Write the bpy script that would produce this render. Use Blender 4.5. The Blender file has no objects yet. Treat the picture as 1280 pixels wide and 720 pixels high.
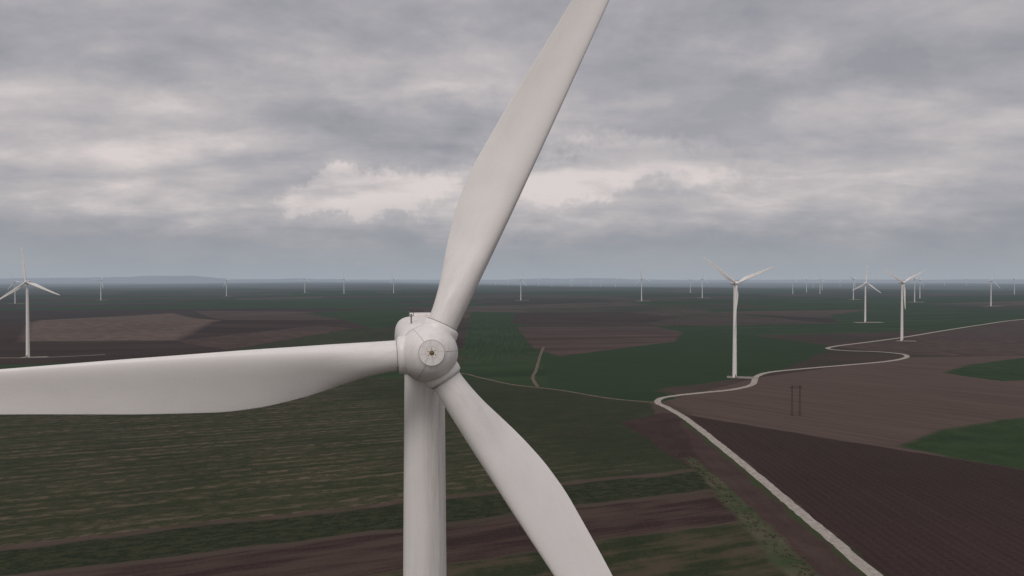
import bpy, bmesh, math, random
import numpy as np
from mathutils import Vector, Matrix
from mathutils.bvhtree import BVHTree
random.seed(7)
scene = bpy.context.scene
R = math.radians
scene.view_settings.view_transform = 'Standard'
scene.view_settings.look = 'None'
scene.view_settings.exposure = 0

# ------------------------------------------------------------------ node helpers
class NB:
    def __init__(s, tree): s.t = tree; s.n = tree.nodes; s.l = tree.links
    def put(s, sock, v):
        if v is None: return
        if isinstance(v, bpy.types.NodeSocket): s.l.new(v, sock)
        else:
            try: sock.default_value = v
            except Exception: sock.default_value = tuple(v) + (1,)
    def math(s, op, a, b=None, c=None, clamp=False):
        n = s.n.new('ShaderNodeMath'); n.operation = op; n.use_clamp = clamp
        s.put(n.inputs[0], a)
        if b is not None: s.put(n.inputs[1], b)
        if c is not None: s.put(n.inputs[2], c)
        return n.outputs[0]
    def vmath(s, op, a, b=None, scale=None):
        n = s.n.new('ShaderNodeVectorMath'); n.operation = op
        s.put(n.inputs[0], a)
        if b is not None: s.put(n.inputs[1], b)
        if scale is not None: s.put(n.inputs['Scale'], scale)
        return n.outputs['Value'] if op in ('DOT_PRODUCT', 'LENGTH', 'DISTANCE') else n.outputs[0]
    def mix(s, f, a, b, mode='MIX'):
        n = s.n.new('ShaderNodeMix'); n.data_type = 'RGBA'; n.blend_type = mode; n.clamp_factor = True
        s.put(n.inputs[0], f)
        for i, v in ((6, a), (7, b)):
            if not isinstance(v, bpy.types.NodeSocket) and len(v) == 3: v = tuple(v) + (1,)
            s.put(n.inputs[i], v)
        return n.outputs[2]
    def rng(s, v, a, b, c=0.0, d=1.0, smooth=False):
        n = s.n.new('ShaderNodeMapRange'); n.clamp = True
        if smooth: n.interpolation_type = 'SMOOTHSTEP'
        s.put(n.inputs[0], v)
        for i, x in enumerate((a, b, c, d)): s.put(n.inputs[i + 1], x)
        return n.outputs[0]
    def noise(s, vec, scale, detail=4, rough=0.55, dist=0.0, color=False):
        n = s.n.new('ShaderNodeTexNoise')
        s.put(n.inputs['Vector'], vec); n.inputs['Scale'].default_value = scale
        n.inputs['Detail'].default_value = detail; n.inputs['Roughness'].default_value = rough
        n.inputs['Distortion'].default_value = dist
        return n.outputs['Color'] if color else n.outputs['Fac']
    def mapping(s, vec, loc=(0,0,0), rot=(0,0,0), sc=(1,1,1)):
        n = s.n.new('ShaderNodeMapping'); s.put(n.inputs['Vector'], vec)
        n.inputs['Location'].default_value = loc; n.inputs['Rotation'].default_value = rot
        n.inputs['Scale'].default_value = sc
        return n.outputs[0]
    def comb(s, x, y, z):
        n = s.n.new('ShaderNodeCombineXYZ')
        for i, v in enumerate((x, y, z)): s.put(n.inputs[i], v)
        return n.outputs[0]
    def sep(s, v):
        n = s.n.new('ShaderNodeSeparateXYZ'); s.put(n.inputs[0], v); return n.outputs
def new_mat(name):
    m = bpy.data.materials.new(name); m.use_nodes = True
    nb = NB(m.node_tree); bs = m.node_tree.nodes['Principled BSDF']
    return m, nb, bs

# ------------------------------------------------------------------ terrain
def sm(a, b, t):
    t = min(1, max(0, (t - a) / (b - a))); return t * t * (3 - 2 * t)
def height(x, y):
    d = math.hypot(x, y)
    k = sm(650, 2200, d)
    h = k * (6.0 * math.sin(x / 310 + 1.3 * math.sin(y / 540)) * math.sin(y / 420 + 0.8)
             + 4.0 * math.sin((x * 0.7 + y) / 760 + 2.0))
    h += sm(700, 1100, d) * 14 * math.exp(-((x + 900) / 260) ** 2 - ((y - 1500) / 240) ** 2)
    k2 = sm(4000, 14000, d)
    h += k2 * (20 * math.sin(x / 2900 + 0.6) * math.sin(y / 3700 + 1) + 18 * math.sin(x / 1500 + y / 4100) )
    # low hills on the horizon
    for cx, cy, sx, sy, a in ((-10200,21000,1900,2600,170),(-13500,23000,3000,3000,120),(-6500,24000,3200,3000,95),(3000,27000,5000,3500,85),(16000,26000,5000,4000,90)):
        h += a*math.exp(-((x-cx)/sx)**2-((y-cy)/sy)**2)*(1+.12*math.sin(x/420)+.08*math.sin(x/190+1))
    return h - 8 * k2
def axis(n, far):
    t = np.linspace(-1, 1, n); a = 7.2
    return far * np.sinh(a * t) / math.sinh(a)
xs = axis(401, 60000); ys = axis(361, 60000) + 400
verts = [(x, y, height(x, y)) for y in ys for x in xs]
N = len(xs); M = len(ys)
faces = [(j*N+i, j*N+i+1, (j+1)*N+i+1, (j+1)*N+i) for j in range(M-1) for i in range(N-1)]
me = bpy.data.meshes.new('ground'); me.from_pydata(verts, [], faces); me.update()
me.polygons.foreach_set('use_smooth', [True] * len(me.polygons))
ground = bpy.data.objects.new('ground', me); scene.collection.objects.link(ground)
bvh = BVHTree.FromPolygons([Vector(v) for v in verts], faces)
def gz(x, y):
    h = bvh.ray_cast(Vector((x, y, 2000)), Vector((0, 0, -1)))
    return h[0].z if h[0] else height(x, y)

m, nb, bs = new_mat('farmland')
geo = nb.n.new('ShaderNodeNewGeometry'); P = geo.outputs['Position']
px, py, _ = nb.sep(P)[0:3]
P2 = nb.comb(px, py, 0.0)
w1 = nb.vmath('SCALE', nb.vmath('SUBTRACT', nb.noise(P2, 0.02, 2, .7, color=True), (.5,.5,.5)), scale=12)
W = nb.vmath('ADD', P2, w1)
wx, wy, _ = nb.sep(W)[0:3]
HV = nb.comb(wx, wy, 1.0)
dist = nb.vmath('LENGTH', P2)
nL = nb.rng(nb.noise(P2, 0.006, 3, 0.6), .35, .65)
nM = nb.rng(nb.noise(P2, 0.05, 4, 0.65), .32, .68)
nF = nb.noise(P2, 0.7, 2, 0.7)
def streak(theta, across, along, seed, lo=.38, hi=.64):
    v = nb.mapping(P2, rot=(0, 0, -theta))
    v = nb.mapping(v, loc=(seed, seed*.7, 0), sc=(along, across, 1))
    return nb.rng(nb.noise(v, 1.0, 3, 0.7), lo, hi)
sA = streak(R(21), 0.085, 0.011, 3, .42, .60)
sA2 = streak(R(21), 0.30, 0.13, 5, .45, .56)
sB = streak(R(90), 0.22, 0.010, 8)
sC = streak(R(-48), 0.18, 0.008, 13)
sD = streak(R(12), 0.02, 0.0016, 21)
rv = nb.mapping(nb.vmath('ADD', P2, nb.vmath('SCALE', w1, scale=.35)), rot=(0, 0, -R(21)))
rowA = nb.rng(nb.math('SINE', nb.math('MULTIPLY', nb.sep(rv)[1], 2*math.pi/9.5)), -.5, .7)
rvB = nb.math('SINE', nb.math('MULTIPLY', nb.sep(nb.vmath('ADD', P2, nb.vmath('SCALE', w1, scale=.2)))[0], 2*math.pi/4.2))
rowB = nb.rng(rvB, -.8, .8)
def brick(rot, sx, sy, seed, off=.37):
    v = nb.mapping(W, rot=(0, 0, rot)); v = nb.mapping(v, loc=(seed, seed*1.3, 0), sc=(sx, sy, 1))
    b = nb.n.new('ShaderNodeTexBrick'); nb.put(b.inputs['Vector'], v)
    b.inputs['Color1'].default_value = (0,0,0,1); b.inputs['Color2'].default_value = (1,1,1,1)
    b.inputs['Mortar'].default_value = (.5,.5,.5,1)
    b.inputs['Scale'].default_value = 1; b.inputs['Mortar Size'].default_value = 0.006
    b.inputs['Brick Width'].default_value = 1; b.inputs['Row Height'].default_value = 1
    b.offset = off; b.squash = 1
    return b.outputs['Color']
b1 = nb.rng(brick(R(-14), 1/900, 1/330, 3.3), .42, .58)
b2 = brick(R(-14), 1/450, 1/330, 7.1, .2)
GREEN = (0.019, 0.040, 0.015); GREEN2 = (0.037, 0.062, 0.024)
BROWN = (0.058, 0.036, 0.032); BROWN2 = (0.102, 0.067, 0.058); DBROWN = (0.037, 0.021, 0.021)
OLIVE = (0.056, 0.048, 0.028); TAN = (0.165, 0.118, 0.095)
gcol = nb.mix(sD, GREEN, GREEN2); bcol = nb.mix(b2, DBROWN, BROWN2)
col = nb.mix(b1, gcol, bcol)
col = nb.mix(nb.math('MULTIPLY', nL, .35), col, GREEN)
def field(col, poly, c, soft=1.2):
    pts = poly
    area = sum(pts[i][0]*pts[(i+1)%len(pts)][1]-pts[(i+1)%len(pts)][0]*pts[i][1] for i in range(len(pts)))
    if area < 0: pts = pts[::-1]
    cur = None
    for i in range(len(pts)):
        (x0, y0), (x1, y1) = pts[i], pts[(i+1) % len(pts)]
        L = math.hypot(x1-x0, y1-y0); nx, ny = -(y1-y0)/L, (x1-x0)/L
        d = nb.vmath('DOT_PRODUCT', HV, (nx, ny, -(nx*x0+ny*y0)))
        cur = d if cur is None else nb.math('MINIMUM', cur, d)
    f = nb.rng(cur, -soft, soft)
    return nb.mix(f, col, c)
def tex(a, b, f): return nb.mix(f, a, b)
col = field(col, [(-1700,880),(-600,880),(-40,1000),(-330,2600),(-2600,3300),(-3300,2200)], tex(DBROWN, BROWN, sD), 4)
col = field(col, [(-2300,2650),(-700,2950),(-500,2600),(-2200,2350)], tex(GREEN, GREEN2, nM), 4)
col = field(col, [(-791,1160),(-1250,1900),(-1060,2250),(-690,1700),(-560,1200)], tex(BROWN2, TAN, nM), 10)
col = field(col, [(-700,1750),(-1060,2400),(-660,2350),(-380,1800)], tex(BROWN, BROWN2, sD), 4)
col = field(col, [(-2000,1500),(-1250,1620),(-1100,1480),(-1900,1300)], tex(GREEN, OLIVE, nM), 4)
col = field(col, [(-560,1190),(-420,1560),(-330,1500),(-420,1060)], tex(BROWN, BROWN2, nM), 4)
col = field(col, [(-640,2250),(-432,2800),(-190,1700),(-290,1500)], tex(GREEN, GREEN2, nM), 4)
col = field(col, [(-230,1500),(-330,1500),(-420,1010),(-60,880),(-50,1000)], tex(OLIVE, GREEN, nM), 3)
col = field(col, [(-230,1500),(-190,2400),(30,2300),(20,1000),(-60,790),(-70,1000)], tex(GREEN, GREEN2, sB), 3)
col = field(col, [(38,690),(120,602),(262,770),(530,960),(505,1115),(900,1700),(356,1560),(36,1000)], tex(GREEN, (0.030,0.054,0.022), nb.math('MULTIPLY', nb.math('ADD', nL, sC), .5)), 1.5)
col = field(col, [(10,1600),(332,1680),(352,1480),(275,1215),(64,970),(33,1090)], tex(BROWN, BROWN2, sD), 2)
col = field(col, [(10,2250),(340,2350),(480,2050),(300,1760),(0,1720)], tex(BROWN, DBROWN, sD), 3)
col = field(col, [(640,2300),(1500,2500),(1750,2250),(900,2000)], tex(BROWN, BROWN2, sD), 3)
col = field(col, [(800,1750),(1250,1830),(1900,2400),(1300,2500),(950,2150)], tex(GREEN, GREEN2, sD), 3)
col = field(col, [(508,1122),(1260,1800),(1900,1500),(900,900),(545,1000)], tex(BROWN, BROWN2, nM), 2)
col = field(col, [(133,615),(262,762),(530,960),(900,1010),(900,500),(253,422),(138,550)], nb.mix(.5, tex(BROWN, BROWN2, nL), tex(BROWN2, TAN, sC)), 1.2)
col = field(col, [(480,800),(560,880),(760,1010),(760,800),(500,735)], tex(GREEN, GREEN2, nM), 3)
col = field(col, [(236,443),(300,500),(420,560),(620,470),(420,150),(262,414)], tex(GREEN, GREEN2, nM), 3)
# near left crop: broken rows with bare soil showing between the plants
soil = tex((0.098,0.074,0.050), (0.165,0.128,0.090), nF)
crop = tex((0.036,0.042,0.021), (0.021,0.032,0.014), nM)
clump = nb.math('MULTIPLY', nb.math('MULTIPLY', nb.math('ADD', nb.math('MULTIPLY', rowA, .75), .25), sA2), nb.rng(sA, 0, 1, .3, 1))
east = nb.rng(nb.math('ADD', nb.math('ADD', px, nb.math('MULTIPLY', py, .55)), nb.math('MULTIPLY', nL, 90)), 350, 200, .15, 1)
bare = nb.math('MULTIPLY', nb.math('ADD', nb.math('MULTIPLY', clump, .85), nb.math('MULTIPLY', sA, .16)), east)
g_near = nb.mix(bare, crop, soil)
col = field(col, [(-1700,880),(-551,800),(-33,752),(117,607),(100,395),(-199,280),(-1700,-297)], g_near, 1.2)
col = field(col, [(112,402),(-199,282),(-1700,-297),(-1700,-301),(-199,278),(112,398)], tex(OLIVE, BROWN2, nM), .8)
col = field(col, [(112,396),(-199,276),(-1700,-303),(-1700,-337),(-199,243),(112,362)], tex((0.016,0.025,0.012), (0.036,0.040,0.020), sA2), .8)
col = field(col, [(108,356),(-199,238),(-1700,-342),(-1700,-382),(-199,196),(108,315)], tex(DBROWN, (0.074,0.050,0.040), sA), .8)
col = field(col, [(108,314),(-199,195),(-1700,-383),(-1700,-1600),(108,-1600)], tex((0.078,0.062,0.040), crop, nb.rng(nb.math('ADD', nb.math('MULTIPLY', sA, .5), nb.math('MULTIPLY', nM, .5)), .2, .7)), .8)
col = field(col, [(76,520),(118,560),(127,560),(127,230),(100,395)], tex(DBROWN, BROWN, nM), 1.2)
col = field(col, [(101,420),(108,420),(116,120),(94,120)], tex(GREEN2, TAN, nb.math('MULTIPLY', nM, .5)), 1.5)
col = field(col, [(109,420),(128,560),(128,-400),(112,-400)], nb.mix(.5, tex(DBROWN, BROWN, sB), tex(BROWN, BROWN2, nM)), 1.2)
col = field(col, [(133,552),(253,423),(560,70),(560,-900),(133,-900)], nb.mix(.45, tex(DBROWN, (0.044,0.025,0.024), nM), tex((0.030,0.017,0.017), BROWN, nb.math('MULTIPLY', nb.math('ADD', sB, rowB), .5))), .8)
col = field(col, [(125.5,560),(129,560),(131.8,200),(131.8,-900),(123,-900),(123.5,200)], tex(OLIVE, GREEN2, nM), 1.0)
col = nb.mix(nb.rng(nF, .35, .75, 0, .22), col, (0.12,0.09,0.066))
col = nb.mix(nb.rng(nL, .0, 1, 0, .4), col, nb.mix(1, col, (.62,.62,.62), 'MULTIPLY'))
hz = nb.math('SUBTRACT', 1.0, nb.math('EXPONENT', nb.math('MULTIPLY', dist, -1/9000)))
col = nb.mix(hz, col, nb.mix(nb.rng(dist, 5000, 20000), (0.165, 0.21, 0.235), (0.36, 0.42, 0.48)))  # aerial haze painted into the field colour, growing with distance from the origin
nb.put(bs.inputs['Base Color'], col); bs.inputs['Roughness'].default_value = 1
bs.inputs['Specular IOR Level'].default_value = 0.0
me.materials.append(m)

# ------------------------------------------------------------------ roads
def gravel(name, a, b, sc=.4):
    m, nb, bs = new_mat(name)
    g = nb.n.new('ShaderNodeNewGeometry')
    f = nb.rng(nb.noise(g.outputs['Position'], sc, 5, .7), .3, .7)
    nb.put(bs.inputs['Base Color'], nb.mix(f, a, b)); bs.inputs['Roughness'].default_value = .95
    bs.inputs['Specular IOR Level'].default_value = 0.1
    return m
m_road = gravel('pale_gravel', (0.23,0.20,0.175), (0.46,0.41,0.365))
m_track = gravel('dirt', (0.09,0.072,0.055), (0.165,0.135,0.105), .15)
m_pad = gravel('pad_gravel', (0.18,0.16,0.14), (0.29,0.26,0.23))
def catmull(pts, step=4.0):
    out = []
    P = [pts[0]] + list(pts) + [pts[-1]]
    for i in range(1, len(P)-2):
        p0, p1, p2, p3 = [np.array(P[k], float) for k in (i-1, i, i+1, i+2)]
        n = max(2, int(np.linalg.norm(p2-p1)/step))
        for k in range(n):
            t = k/n
            out.append(.5*((2*p1)+(-p0+p2)*t+(2*p0-5*p1+4*p2-p3)*t*t+(-p0+3*p1-3*p2+p3)*t**3))
    out.append(np.array(P[-2], float)); return out
def road(name, pts, w0, w1, mat, dz=0.06, rough=.3):
    c = catmull(pts); vs = []; fs = []; n = len(c)
    for i, p in enumerate(c):
        d = c[min(i+1, n-1)] - c[max(i-1, 0)]; d /= (np.linalg.norm(d)+1e-9); nn = np.array((-d[1], d[0]))
        w = w0 + (w1-w0)*i/n
        l = w/2 + random.uniform(-rough, rough); r = w/2 + random.uniform(-rough, rough)
        for s, e in ((l+.8, -.05), (l, dz), (0, dz+.05), (-r, dz), (-r-.8, -.05)):
            q = p + nn*s; vs.append((q[0], q[1], gz(q[0], q[1]) + e))
    for i in range(n-1):
        for k in range(4):
            a = i*5+k; fs.append((a, a+1, a+6, a+5))
    me = bpy.data.meshes.new(name); me.from_pydata(vs, [], fs); me.materials.append(mat)
    o = bpy.data.objects.new(name, me); scene.collection.objects.link(o); return o
road('gravel_road', [(128,-120),(128.2,60),(128.4,254),(129,283),(129.5,324),(130.5,380),(131,454),(130.5,534),(126.5,583),(123,606),(131,630),(151,647),(177,662),(209,680),(238,712),(262,770),(290,806),(335,834),(408,874),(479,915),(526,960),(545,1003),(528,1038),(490,1054),(477,1086),(510,1130),(585,1196),(715,1312),(886,1477),(1087,1658),(1282,1817),(1700,2080)], 3.9, 7.5, m_road)
road('dirt_track', [(122,608),(85,630),(45,676),(0,712),(-34,762),(-60,800),(-130,850),(-260,900)], 3.0, 3.0, m_track)
road('dirt_track', [(25,696),(22,760),(28,829),(38,974),(49,1112)], 2.6, 3.0, m_track)
road('gravel_road', [(-760,935),(-700,945),(-643,948),(-600,962),(-560,990)], 4, 4, m_pad)

# ------------------------------------------------------------------ turbine parts
def white(name, base, kind):
    m, nb, bs = new_mat(name)
    tc = nb.n.new('ShaderNodeTexCoord'); O = tc.outputs['Object']
    x, y, z = nb.sep(O)[0:3]
    big = nb.noise(O, .35, 4, .6)
    col = nb.mix(nb.rng(big, .35, .7, 0, .4), base, tuple(c*.9 for c in base))
    if kind != 'plain':
        fine = nb.noise(O, 9, 4, .7)
        col = nb.mix(nb.rng(fine, .5, .8, 0, .18), col, (0.45,0.40,0.35))
    if kind == 'tower':
        s = nb.noise(nb.mapping(O, sc=(2.6, 2.6, .16)), 1, 5, .72)
        side = nb.math('MULTIPLY', nb.rng(x, -.35, .45), nb.rng(x, 1.45, .9, .3, 1))
        up = nb.rng(z, 78, 97)
        f = nb.math('MULTIPLY', nb.math('MULTIPLY', nb.rng(s, .42, .66), side), nb.math('ADD', nb.math('MULTIPLY', up, .50), .10))
        col = nb.mix(f, col, (0.30,0.235,0.165))
        s2 = nb.noise(nb.mapping(O, sc=(3, 3, .05)), 1, 4, .7)
        col = nb.mix(nb.rng(s2, .48, .72, 0, .22), col, (0.42,0.37,0.32))
    if kind == 'blade':
        root = nb.rng(z, 3, 10, 1.5, .3)
        s = nb.noise(nb.mapping(O, sc=(2.2, 1, .5)), 1, 5, .7)
        col = nb.mix(nb.math('MULTIPLY', nb.rng(s, .48, .78, 0, .24), root), col, (0.45,0.39,0.33))
        le = nb.math('MULTIPLY', nb.rng(x, .8, 1.05), nb.rng(nb.noise(O, 1.8, 4, .7), .35, .7, 0, .2))
        col = nb.mix(le, col, (0.35,0.29,0.24))
    if kind == 'hub':
        s = nb.noise(nb.mapping(O, sc=(2, 2, .5)), 1.2, 6, .75)
        col = nb.mix(nb.rng(s, .50, .72, 0, .32), col, (0.42,0.35,0.28))
    nb.put(bs.inputs['Base Color'], col)
    nb.put(bs.inputs['Roughness'], nb.rng(big, .3, .7, .34, .5))
    bs.inputs['Specular IOR Level'].default_value = .45
    return m
WB = (0.83, 0.79, 0.755)
m_tower = white('painted_steel_tower', WB, 'tower')
m_blade = white('gelcoat_blade', WB, 'blade')
m_hub = white('gelcoat_hub', WB, 'hub')
def plain(name, c, r=.7, metal=0):
    m, nb, bs = new_mat(name)
    tc = nb.n.new('ShaderNodeTexCoord')
    nb.put(bs.inputs['Base Color'], nb.mix(nb.noise(tc.outputs['Object'], 3, 4), tuple(v*.75 for v in c), tuple(min(1, v*1.2) for v in c)))
    bs.inputs['Roughness'].default_value = r; bs.inputs['Metallic'].default_value = metal
    return m
m_seam = plain('dark_seam', (0.28,0.25,0.22)); m_rust = plain('rusty_bolt', (0.19,0.125,0.05))
m_ochre = plain('yellowed_sealant', (0.42,0.34,0.2)); m_dark = plain('dark_metal', (0.12,0.12,0.12), .5)
m_wood = plain('weathered_pole', (0.045,0.038,0.034), .9)
m_far = white('hazy_white', (0.66,0.67,0.69), 'plain')  # far turbines: blue-grey distance haze put into the base colour

def mesh_obj(me, name, parent=None, loc=(0,0,0), mat=None):
    o = bpy.data.objects.new(name, me); scene.collection.objects.link(o)
    if parent: o.parent = parent
    o.location = loc
    return o
BL = 46.0
def interp(r, tab):
    for (a, va), (b, vb) in zip(tab, tab[1:]):
        if r <= b:
            t = max(0, (r-a)/(b-a)); return va + (vb-va)*t
    return tab[-1][1]
def smoothtab(tab):
    rr = np.linspace(0, BL, 461); v = np.array([interp(r, tab) for r in rr])
    k = np.hanning(33); k /= k.sum()
    p = np.pad(v, 16, mode='edge'); s = np.convolve(p, k, 'valid')
    s = np.where(rr > BL-2.2, v, s)
    return lambda r: float(np.interp(r, rr, s))
def blade_mesh(name, ns, nc, mat):
    chord = smoothtab([(1.2,2.1),(2.6,2.1),(4.6,2.45),(6.5,3.0),(8.5,3.5),(11,3.92),(13.5,4.02),(18.6,3.6),(24,3.0),(29.7,2.4),(38,1.8),(43,1.3),(45.2,.8),(46,.15)])
    thick = smoothtab([(1.2,1.0),(2.8,1.0),(5,.82),(8,.55),(12,.38),(18,.29),(28,.22),(46,.16)])
    twist = smoothtab([(1.2,16),(6,16),(12,11),(20,6),(30,3),(46,-1)])
    lead = smoothtab([(1.2,1.05),(4,1.05),(12,1.08),(20,1.0),(30,.85),(40,.65),(46,.1)])
    bl = bmesh.new(); rings = []
    for i in range(ns+1):
        t = i/ns; r = 1.2 + (BL-1.2)*(t**1.15 if t < 1 else 1)
        c = chord(r); th = thick(r); tw = R(twist(r)); le = lead(r)
        if r > 42: le = min(le, c*.5)
        w = sm(2.4, 8.5, r); ring = []
        pre = -.8*(r/BL)**2.2 - r*math.sin(R(1.5))
        for k in range(nc):
            ph = 2*math.pi*k/nc
            u = (1+math.cos(ph))/2
            s = math.sin(ph); xc = 1-u
            na = 5*(.2969*math.sqrt(xc)-.126*xc-.3516*xc**2+.2843*xc**3-.1030*xc**4)*c*th
            ya = na*(1.15 if s > 0 else -.85)
            yc = s*c*th*.5
            x = le - c*(1-u); yv = yc*(1-w)+ya*w
            yv += w*.06*c*math.sin(math.pi*xc)
            X = x*math.cos(tw) + yv*math.sin(tw); Y = -x*math.sin(tw) + yv*math.cos(tw) + pre
            ring.append(bl.verts.new((X, Y, r)))
        rings.append(ring)
    for a, b in zip(rings, rings[1:]):
        for k in range(nc): bl.faces.new((a[k], a[(k+1)%nc], b[(k+1)%nc], b[k]))
    bl.faces.new(rings[-1]); bl.faces.new(rings[0][::-1])
    bmesh.ops.recalc_face_normals(bl, faces=bl.faces)
    for f in bl.faces: f.smooth = True
    me = bpy.data.meshes.new(name); bl.to_mesh(me); bl.free(); me.materials.append(mat); return me
def revolve(profile, seg, axis='Z'):
    b = bmesh.new(); rings = []
    for h, r in profile:
        ring = []
        for k in range(seg):
            a = 2*math.pi*k/seg; c, s = r*math.cos(a), r*math.sin(a)
            ring.append(b.verts.new((c, s, h) if axis == 'Z' else (c, h, s)))
        rings.append(ring)
    for a, c in zip(rings, rings[1:]):
        for k in range(seg): b.faces.new((a[k], a[(k+1)%seg], c[(k+1)%seg], c[k]))
    b.faces.new(rings[0]); b.faces.new(rings[-1])
    bmesh.ops.recalc_face_normals(b, faces=b.faces)
    return b
def finish(b, name, mat, smooth=True, ang=35):
    for f in b.faces: f.smooth = smooth
    for e in b.edges:
        if len(e.link_faces) == 2 and e.calc_face_angle(0) > R(ang): e.smooth = False
    me = bpy.data.meshes.new(name); b.to_mesh(me); b.free(); me.materials.append(mat); return me
HH = 99.8; OV = 4.2
def tower_mesh(name, mat, seg=64, top=HH-1.75):
    prof = []; n = 4
    r = lambda z: 2.3 + (1.5-2.3)*z/top
    for s in range(n):
        z0 = top*s/n; z1 = top*(s+1)/n
        prof += [(z0, r(z0)-.012), (z0+.012, r(z0))] if s else [(0, r(0))]
        prof += [(z0+(z1-z0)*k/5, r(z0+(z1-z0)*k/5)) for k in range(1, 5)]
        prof += [(z1-.012, r(z1))]
    prof += [(top, 1.49)]
    return finish(revolve(prof, seg), name, mat, ang=20)
def box(b, cx, cy, cz, sx, sy, sz, bev=0):
    r = bmesh.ops.create_cube(b, size=1, matrix=Matrix.Translation((cx, cy, cz)) @ Matrix.Diagonal((sx, sy, sz, 1)))
    if bev:
        es = list({e for v in r['verts'] for e in v.link_edges})
        bmesh.ops.bevel(b, geom=es, offset=bev, segments=4, affect='EDGES', profile=.6)
def nacelle_mesh(name, mat):
    b = bmesh.new(); rings = []
    st = [(1.55,1.55,1.5,-1.5,1),(1.65,1.85,1.8,-1.7,.95),(1.9,1.98,1.95,-1.8,.9),(3.0,2.05,2.08,-1.85,.8),(5.0,2.1,2.15,-1.85,.62),(8.5,2.1,2.15,-1.85,.55),(11,1.9,2.0,-1.5,.55),(11.9,1.5,1.6,-1.0,.6)]
    n = 48
    for y, hw, zt, zb, e in st:
        ring = []
        for k in range(n):
            a = 2*math.pi*k/n; c, s = math.cos(a), math.sin(a)
            ring.append(b.verts.new((hw*abs(c)**e*(1 if c >= 0 else -1), y, (zt if s >= 0 else -zb)*abs(s)**e*(1 if s >= 0 else -1))))
        rings.append(ring)
    for r0, r1 in zip(rings, rings[1:]):
        for k in range(n): b.faces.new((r0[k], r0[(k+1)%n], r1[(k+1)%n], r1[k]))
    b.faces.new(rings[0]); b.faces.new(rings[-1])
    bmesh.ops.recalc_face_normals(b, faces=b.faces)
    box(b, 0, 8.2, 2.2, 1.8, 2.4, .4, .12)
    return finish(b, name, mat)
def vane_mesh(name):
    b = bmesh.new()
    def rod(p, q, r):
        p, q = Vector(p), Vector(q); d = q-p
        mt = Matrix.Translation((p+q)/2) @ d.to_track_quat('Z', 'Y').to_matrix().to_4x4()
        bmesh.ops.create_cone(b, cap_ends=True, segments=10, radius1=r, radius2=r, depth=d.length, matrix=mt)
    rod((-1.05,3.0,1.7),(-1.05,3.0,2.6),.05); rod((-1.2,3.0,2.45),(-.9,3.0,2.45),.03)
    rod((-1.2,3.0,2.45),(-1.2,3.0,2.7),.025); rod((-.9,3.0,2.45),(-.9,3.0,2.7),.025)
    bmesh.ops.create_uvsphere(b, u_segments=12, v_segments=8, radius=.07, matrix=Matrix.Translation((-1.2,3,2.73)))
    box(b, -.9, 3.1, 2.73, .04, .26, .1)
    return finish(b, name, m_dark)
def spinner_mesh(name, mat, seg=72):
    prof = [(-2.52,.02),(-2.52,.55),(-2.50,.84),(-2.44,.90),(-2.30,1.14),(-2.05,1.40),(-1.7,1.63),(-1.25,1.82),(-.7,1.95),(0,2.02),(.8,2.02),(1.25,1.97),(1.32,1.9),(1.34,1.72),(1.5,1.7)]
    return finish(revolve(prof, seg, 'Y'), name, mat, ang=28)
def cuff_mesh(name, mat):
    prof = [(.6,1.34),(1.75,1.34),(2.02,1.30),(2.08,1.26),(2.10,1.22),(2.10,1.16),(2.16,1.14),(2.2,1.10)]
    return finish(revolve(prof, 56, 'Z'), name, mat, ang=30)
def ring_tube(name, rad, tube, yy, mat, axis='Y', seg=64):
    b = bmesh.new(); rings = []
    for k in range(seg):
        a = 2*math.pi*k/seg; ring = []
        for j in range(8):
            t = 2*math.pi*j/8; rr = rad+tube*math.cos(t); h = yy+tube*math.sin(t)
            ring.append(b.verts.new((rr*math.cos(a), h, rr*math.sin(a)) if axis == 'Y' else (rr*math.cos(a), rr*math.sin(a), h)))
        rings.append(ring)
    for i in range(seg):
        a, c = rings[i], rings[(i+1)%seg]
        for j in range(8): b.faces.new((a[j], a[(j+1)%8], c[(j+1)%8], c[j]))
    bmesh.ops.recalc_face_normals(b, faces=b.faces)
    return finish(b, name, mat)
def door_mesh():
    b = bmesh.new(); box(b, 0, -2.27, 2.4, .95, .14, 2.1, .06); box(b, 0, -2.9, .65, 1.3, 1.3, 1.3)
    for i in range(5): box(b, 0, -3.7-.28*i, 1.1-.24*i, 1.1, .26, .06)
    return finish(b, 'door', m_dark, False)
def plinth_mesh():
    return finish(revolve([(-1.5,4.2),(.18,4.2),(.25,4.1),(.25,0.05)], 48), 'foundation', m_pad)

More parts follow.
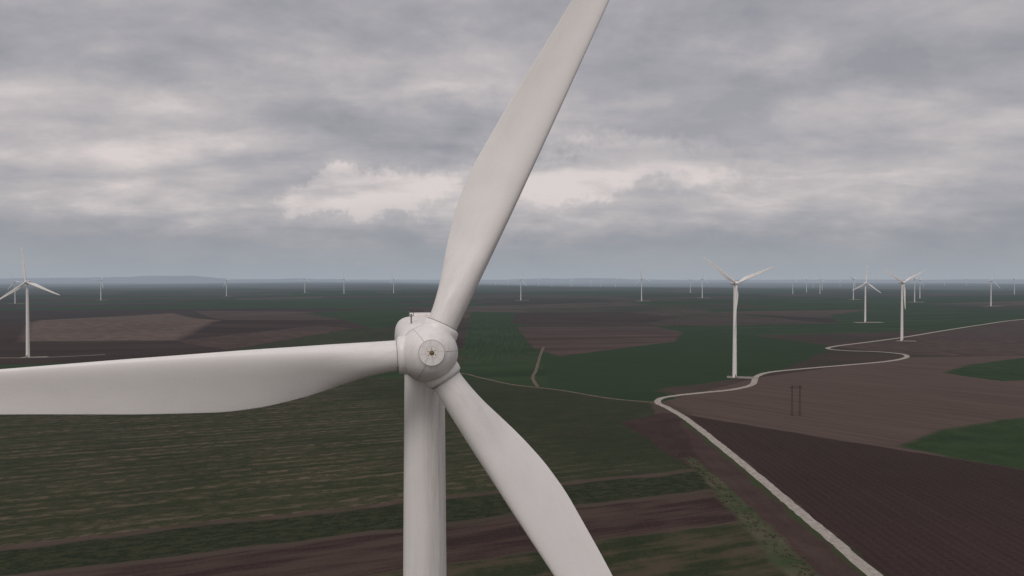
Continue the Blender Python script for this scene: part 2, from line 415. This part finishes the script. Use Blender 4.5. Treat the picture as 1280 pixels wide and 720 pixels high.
ME = dict(tower=tower_mesh('tower', m_tower), nac=nacelle_mesh('nacelle', m_hub), spin=spinner_mesh('spinner', m_hub),
          cuff=cuff_mesh('blade_collar', m_hub), blade=blade_mesh('blade', 120, 48, m_blade), vane=vane_mesh('wind_vane'),
          door=door_mesh(), plinth=plinth_mesh())
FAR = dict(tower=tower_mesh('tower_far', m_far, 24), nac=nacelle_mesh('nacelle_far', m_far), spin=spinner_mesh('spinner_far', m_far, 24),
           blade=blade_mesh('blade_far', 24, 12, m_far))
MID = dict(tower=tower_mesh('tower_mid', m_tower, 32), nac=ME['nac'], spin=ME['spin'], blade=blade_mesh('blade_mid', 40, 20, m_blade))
def turbine(x, y, yaw, phase, kit, near=False, tilt=5, flex=(0,0,0)):
    e = bpy.data.objects.new('wind_turbine', None); scene.collection.objects.link(e)
    e.location = (x, y, 0 if near else gz(x, y)); e.rotation_euler = (0, 0, yaw)
    mesh_obj(kit['tower'], 'tower', e)
    if kit is not FAR: mesh_obj(ME['plinth'], 'foundation', e); mesh_obj(ME['door'], 'door', e)
    head = bpy.data.objects.new('rotor_axis', None); scene.collection.objects.link(head)
    head.parent = e; head.location = (0, -OV, HH); head.rotation_euler = (R(-tilt), 0, 0)
    mesh_obj(kit['nac'], 'nacelle', e, (0, -OV, HH))
    rot = bpy.data.objects.new('rotor', None); scene.collection.objects.link(rot); rot.parent = head
    rot.rotation_euler = (0, phase, 0)
    mesh_obj(kit['spin'], 'spinner', rot)
    for k in range(3):
        b = mesh_obj(kit['blade'], 'blade', rot); b.rotation_euler = (0, k*2*math.pi/3+R(flex[k]), 0)
        if near:
            c = mesh_obj(ME['cuff'], 'blade_collar', rot); c.rotation_euler = (0, k*2*math.pi/3+R(flex[k]), 0)
    if near:
        mesh_obj(ME['vane'], 'wind_vane', e, (0, -OV, HH))
        mesh_obj(ring_tube('nose_seam', .86, .012, -2.497, m_seam), 'nose_seam', rot)
        mesh_obj(ring_tube('nose_ring', .42, .007, -2.521, m_ochre), 'nose_ring', rot)
        mesh_obj(ring_tube('rear_seam', 2.03, .012, .45, m_seam), 'rear_seam', rot)
        b = bmesh.new()
        bmesh.ops.create_uvsphere(b, u_segments=20, v_segments=10, radius=.17, matrix=Matrix.Translation((0,-2.52,0)) @ Matrix.Diagonal((1,.45,1,1)))
        for k in range(6):
            a = k*math.pi/3; bmesh.ops.create_uvsphere(b, u_segments=8, v_segments=6, radius=.035, matrix=Matrix.Translation((.27*math.cos(a),-2.525,.27*math.sin(a))))
        mesh_obj(finish(b, 'nose_bolt', m_rust), 'nose_bolt', rot)
        b = bmesh.new()
        for k in range(8):
            a = k*math.pi/4+.2
            mt = Matrix.Rotation(a, 4, 'Y') @ Matrix.Translation((0, -2.521, .60)) @ Matrix.Diagonal((.008,.008,.40,1))
            bmesh.ops.create_cube(b, size=1, matrix=mt)
        mesh_obj(finish(b, 'nose_ribs', m_ochre), 'nose_ribs', rot)
        prof = [(-2.46,.91),(-2.30,1.145),(-2.05,1.405),(-1.7,1.635),(-1.25,1.825),(-.7,1.955),(0,2.022),(.8,2.022)]
        b = bmesh.new()
        for k in range(3):
            a = R(60)+k*2*math.pi/3
            for (h0, r0), (h1, r1) in zip(prof, prof[1:]):
                p, q = Vector((r0*math.sin(a), h0, r0*math.cos(a))), Vector((r1*math.sin(a), h1, r1*math.cos(a)))
                d = q-p; mt = Matrix.Translation((p+q)/2) @ d.to_track_quat('Z','Y').to_matrix().to_4x4()
                bmesh.ops.create_cone(b, cap_ends=True, segments=6, radius1=.010, radius2=.010, depth=d.length, matrix=mt)
        mesh_obj(finish(b, 'panel_seams', m_seam), 'panel_seams', rot)
        for k in range(3):
            o = mesh_obj(ring_tube('collar_seam', 1.125, .022, 2.2, m_seam, 'Z'), 'collar_seam', rot); o.rotation_euler = (0, k*2*math.pi/3+R(flex[k]), 0)
    return e
PSI = R(11)
turbine(-6.58, 54.1, PSI, R(26.0), ME, near=True, tilt=6.5, flex=(0, 2.2, 1.0))
T = [(236,762,67,MID),(665,1227,62,MID),(892,1817,5,MID),(-643,955,-7,MID),(-2230,3230,-25,FAR),(-2056,3600,40,FAR),
     (-1785,4500,80,FAR),(-1439,5000,12,FAR),(-1097,4700,-5,FAR),(-822,5000,95,FAR),(42,3420,20,FAR),(567,3150,-12,FAR),
     (978,3700,10,FAR),(1363,5500,50,FAR),(1950,5000,0,FAR),(2250,5500,30,FAR),(2139,5000,-3,FAR),(1660,3500,55,FAR),
     (1790,3200,75,FAR),(2210,3900,35,FAR),(1850,2780,15,FAR),(3350,4800,70,FAR),(2800,6500,44,FAR)]
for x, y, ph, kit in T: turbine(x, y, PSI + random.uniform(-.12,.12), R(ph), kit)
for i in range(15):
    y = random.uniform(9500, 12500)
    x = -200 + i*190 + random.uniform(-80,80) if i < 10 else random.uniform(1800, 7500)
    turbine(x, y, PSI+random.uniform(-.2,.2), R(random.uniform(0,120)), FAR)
vs, fs = [], []
for x, y, ph, kit in T[:14] + T[17:21]:
    a = random.uniform(-.3, .3); L, Wd = (16, 9) if y < 1500 else (34, 22)
    x += 8; base = len(vs); nx_, ny_ = 8, 4
    for j in range(ny_+1):
        for i in range(nx_+1):
            u = (i/nx_*2-1)*L*random.uniform(.93,1); v = (j/ny_*2-1)*Wd*random.uniform(.9,1)
            X = x+u*math.cos(a)-v*math.sin(a); Y = y+u*math.sin(a)+v*math.cos(a)
            vs.append((X, Y, gz(X, Y)+.09))
    for j in range(ny_):
        for i in range(nx_):
            q = base+j*(nx_+1)+i; fs.append((q, q+1, q+nx_+2, q+nx_+1))
me = bpy.data.meshes.new('gravel_pads'); me.from_pydata(vs, [], fs); me.materials.append(m_pad)
mesh_obj(me, 'gravel_pads')

# ------------------------------------------------------------------ power pylon
def pylon_mesh():
    b = bmesh.new()
    def bar(p, q, r=.09):
        p, q = Vector(p), Vector(q); d = q-p
        mt = Matrix.Translation((p+q)/2) @ d.to_track_quat('Z', 'Y').to_matrix().to_4x4()
        bmesh.ops.create_cone(b, cap_ends=True, segments=5, radius1=r, radius2=r, depth=d.length, matrix=mt)
    H = 23.0
    for sx in (-3.2, 3.2):
        for i in range(10):
            z0, z1 = H*i/10, H*(i+1)/10; w0, w1 = .6-.3*i/10, .6-.3*(i+1)/10
            cs = [(-1,-1),(1,-1),(1,1),(-1,1)]
            for k in range(4):
                a, c = cs[k], cs[(k+1)%4]
                bar((sx+a[0]*w0, a[1]*w0, z0), (sx+a[0]*w1, a[1]*w1, z1), .07)
                bar((sx+a[0]*w0, a[1]*w0, z0), (sx+c[0]*w1, c[1]*w1, z1), .04)
    for yy in (-.3, .3): bar((-5, yy, H-.2), (5, yy, H), .08); bar((-5, yy, H-1.2), (5, yy, H-1.2), .07)
    for i in range(10): bar((-5+i, 0, H if i % 2 else H-1.1), (-4+i, 0, H-1.1 if i % 2 else H), .05)
    bar((-3.2,0,H),(-3.2,0,H+2),.1); bar((3.2,0,H),(3.2,0,H+2),.1)
    for x in (-4.8,0,4.8): bar((x,0,H-1.1),(x,0,H-2.8),.1)
    return finish(b, 'lattice', m_wood, False)
o = mesh_obj(pylon_mesh(), 'power_pylon', None, (217, 549, gz(217, 549)-.1)); o.rotation_euler = (0, 0, R(8))

# ------------------------------------------------------------------ shrubs
def leafmat(name, a, b):
    m, nb, bs = new_mat(name); g = nb.n.new('ShaderNodeNewGeometry')
    nb.put(bs.inputs['Base Color'], nb.mix(nb.noise(g.outputs['Position'], .8, 3), a, b)); bs.inputs['Roughness'].default_value = .9
    return m
m_leaf = leafmat('bare_shrub', (0.06,0.05,0.032), (0.15,0.12,0.085))
def shrubs(name, spots):
    vs, fs = [], []
    for x, y, r in spots:
        z0 = gz(x, y); n = int(60 + 60*r)
        lob = [(random.gauss(0,.4)*r, random.gauss(0,.4)*r, random.uniform(.2,.7)*r, random.uniform(.35,.7)*r) for _ in range(5)]
        for _ in range(n):
            lx, ly, lz, lr = random.choice(lob)
            d = Vector((random.gauss(0,1), random.gauss(0,1), random.gauss(0,1))).normalized()*lr*random.random()**.4
            c = Vector((x+lx, y+ly, z0+max(.05, lz+d.z))) + Vector((d.x, d.y, 0))
            s = random.uniform(.08,.22)
            a = Vector((random.gauss(0,1), random.gauss(0,1), random.gauss(0,1))).normalized()*s
            b_ = Vector((random.gauss(0,1), random.gauss(0,1), random.gauss(0,1))).normalized()*s
            k = len(vs); vs += [tuple(c-a), tuple(c+b_), tuple(c+a)]; fs.append((k, k+1, k+2))
    me = bpy.data.meshes.new(name); me.from_pydata(vs, [], fs); me.materials.append(m_leaf); mesh_obj(me, name)
sp = []
for i in range(260):
    y = random.uniform(225, 440); sp.append((105 + (y-235)*-.015 + random.gauss(0,2.6), y, random.choice([.3,.4,.5,.6,.8,1.1])))
shrubs('shrubs', sp)
sp = []
for cx, cy, n, s in [(420,1700,25,30),(700,1900,18,50),(-330,1450,14,25),(900,2600,30,120),(1500,2900,30,200),(560,2350,25,90)]:
    for _ in range(n): sp.append((cx+random.gauss(0,s), cy+random.gauss(0,s*.3), random.uniform(2,4)))
shrubs('distant_trees', sp)

# ------------------------------------------------------------------ world
w = bpy.data.worlds.new('World'); scene.world = w; w.use_nodes = True
nb = NB(w.node_tree)
for n in list(nb.n): nb.n.remove(n)
out = nb.n.new('ShaderNodeOutputWorld')
SUN_EL, SUN_AZ = R(48), R(205)
sky = nb.n.new('ShaderNodeTexSky'); sky.sky_type = 'NISHITA'; sky.sun_disc = False
sky.sun_elevation = SUN_EL; sky.sun_rotation = SUN_AZ
tc = nb.n.new('ShaderNodeTexCoord'); D = nb.vmath('NORMALIZE', tc.outputs['Generated'])
dx, dy, dz = nb.sep(D)[0:3]
zc = nb.math('MAXIMUM', dz, 0.0)
inv = nb.math('DIVIDE', 1.0, nb.math('ADD', zc, 0.20))
PL = nb.comb(nb.math('MULTIPLY', dx, inv), nb.math('MULTIPLY', dy, inv), 0.0)
big = nb.noise(nb.mapping(PL, loc=(3.1, 1.7, 0.4), rot=(0, 0, R(-30)), sc=(.6, 1.0, 1)), 1.15, 2, .5)
med = nb.noise(nb.mapping(PL, loc=(9,4,2), rot=(0,0,R(-38)), sc=(.8,1.25,1)), 2.5, 5, .54, .3)
fin = nb.noise(nb.mapping(D, loc=(1,2,3), rot=(0, R(-14), 0), sc=(1,1,2.3)), 8, 5, .58)
v = nb.math('ADD', nb.math('ADD', nb.math('MULTIPLY', big, .42), nb.math('MULTIPLY', med, .36)), nb.math('MULTIPLY', fin, .25))
v = nb.rng(v, .40, .66)
ay = nb.math('MAXIMUM', dy, .05); ux = nb.math('DIVIDE', dx, ay); uz = nb.math('DIVIDE', dz, ay)
wn = nb.vmath('SCALE', nb.vmath('SUBTRACT', nb.noise(D, 7, 5, .68, color=True), (.5,.5,.5)), scale=.36)
wnx, wny, _ = nb.sep(wn)[0:3]
UX = nb.math('ADD', ux, wnx); UZ = nb.math('ADD', uz, nb.math('MULTIPLY', wny, .5))
def blob(cx, cz, sx, sz, hard=.5):
    a = nb.math('DIVIDE', nb.math('SUBTRACT', UX, cx), sx)
    c = nb.math('DIVIDE', nb.math('SUBTRACT', UZ, cz), sz)
    r = nb.math('SQRT', nb.math('ADD', nb.math('MULTIPLY', a, a), nb.math('MULTIPLY', c, c)))
    return nb.rng(r, 1.0+hard, 1.0-hard, smooth=True)
def addm(v, f, k): return nb.math('ADD', v, nb.math('MULTIPLY', f, k))
v = addm(v, blob(-.21,.125,.12,.035,.25), .34)
v = addm(v, blob(.13,.150,.20,.03,.4), .28)
v = addm(v, blob(-.02,.105,.45,.05,.7), .20)
v = addm(v, blob(-.45,.24,.34,.05,.8), .20)
v = addm(v, blob(.02,.31,.14,.07,.8), .28)
v = addm(v, blob(.45,.20,.40,.07,.8), .20)
v = addm(v, blob(-.15,.21,.16,.03,.7), -.12)
v = addm(v, blob(.30,.37,.25,.05,.8), -.12)
v = nb.math('MINIMUM', nb.math('MAXIMUM', v, 0.0), 1.15)
r = nb.n.new('ShaderNodeValToRGB'); nb.put(r.inputs[0], v); el = r.color_ramp.elements
el[0].position = 0; el[0].color = (0.315,0.312,0.345,1)
el[1].position = 1; el[1].color = (0.72,0.65,0.635,1)
e = el.new(.35); e.color = (0.405,0.394,0.418,1)
e = el.new(.7); e.color = (0.54,0.503,0.506,1)
cl = r.outputs[0]
bank = nb.mix(nb.rng(fin, .3, .7), (0.275,0.292,0.338), (0.335,0.342,0.378))
edge = nb.math('ADD', dz, nb.math('MULTIPLY', nb.math('SUBTRACT', fin, .5), .05))
cl = nb.mix(nb.rng(edge, .035, .115, .93, 0, True), cl, bank)
cl = nb.mix(nb.rng(dz, .0, .05, .85, 0), cl, (0.36,0.40,0.45))
gain = nb.math('MULTIPLY', nb.rng(dz, .36, .9, 1.0, 1.4), nb.rng(dy, -.1, -.8, 1.0, 1.35))
cl = nb.mix(1.0, cl, nb.comb(gain, gain, gain), 'MULTIPLY')
bg1 = nb.n.new('ShaderNodeBackground'); nb.l.new(sky.outputs[0], bg1.inputs[0]); bg1.inputs[1].default_value = .06
bg2 = nb.n.new('ShaderNodeBackground'); nb.l.new(cl, bg2.inputs[0]); bg2.inputs[1].default_value = 1
ms = nb.n.new('ShaderNodeMixShader'); ms.inputs[0].default_value = .94
nb.l.new(bg1.outputs[0], ms.inputs[1]); nb.l.new(bg2.outputs[0], ms.inputs[2]); nb.l.new(ms.outputs[0], out.inputs[0])

sd = bpy.data.lights.new('sun', 'SUN'); sd.energy = .95; sd.angle = R(18); sd.color = (1, .95, .9)
so = bpy.data.objects.new('sun', sd); scene.collection.objects.link(so)
toS = Vector((math.sin(SUN_AZ)*math.cos(SUN_EL), math.cos(SUN_AZ)*math.cos(SUN_EL), math.sin(SUN_EL)))
so.rotation_euler = toS.to_track_quat('Z', 'Y').to_euler()

# ------------------------------------------------------------------ camera
cd = bpy.data.cameras.new('camera'); cam = bpy.data.objects.new('camera', cd); scene.collection.objects.link(cam)
cd.sensor_width = 36; cd.lens = 36*900/1280; cd.clip_end = 150000; cd.clip_start = .5
cam.location = (0, 0, 105); cam.rotation_euler = (R(90-.76), 0, 0)
scene.camera = cam
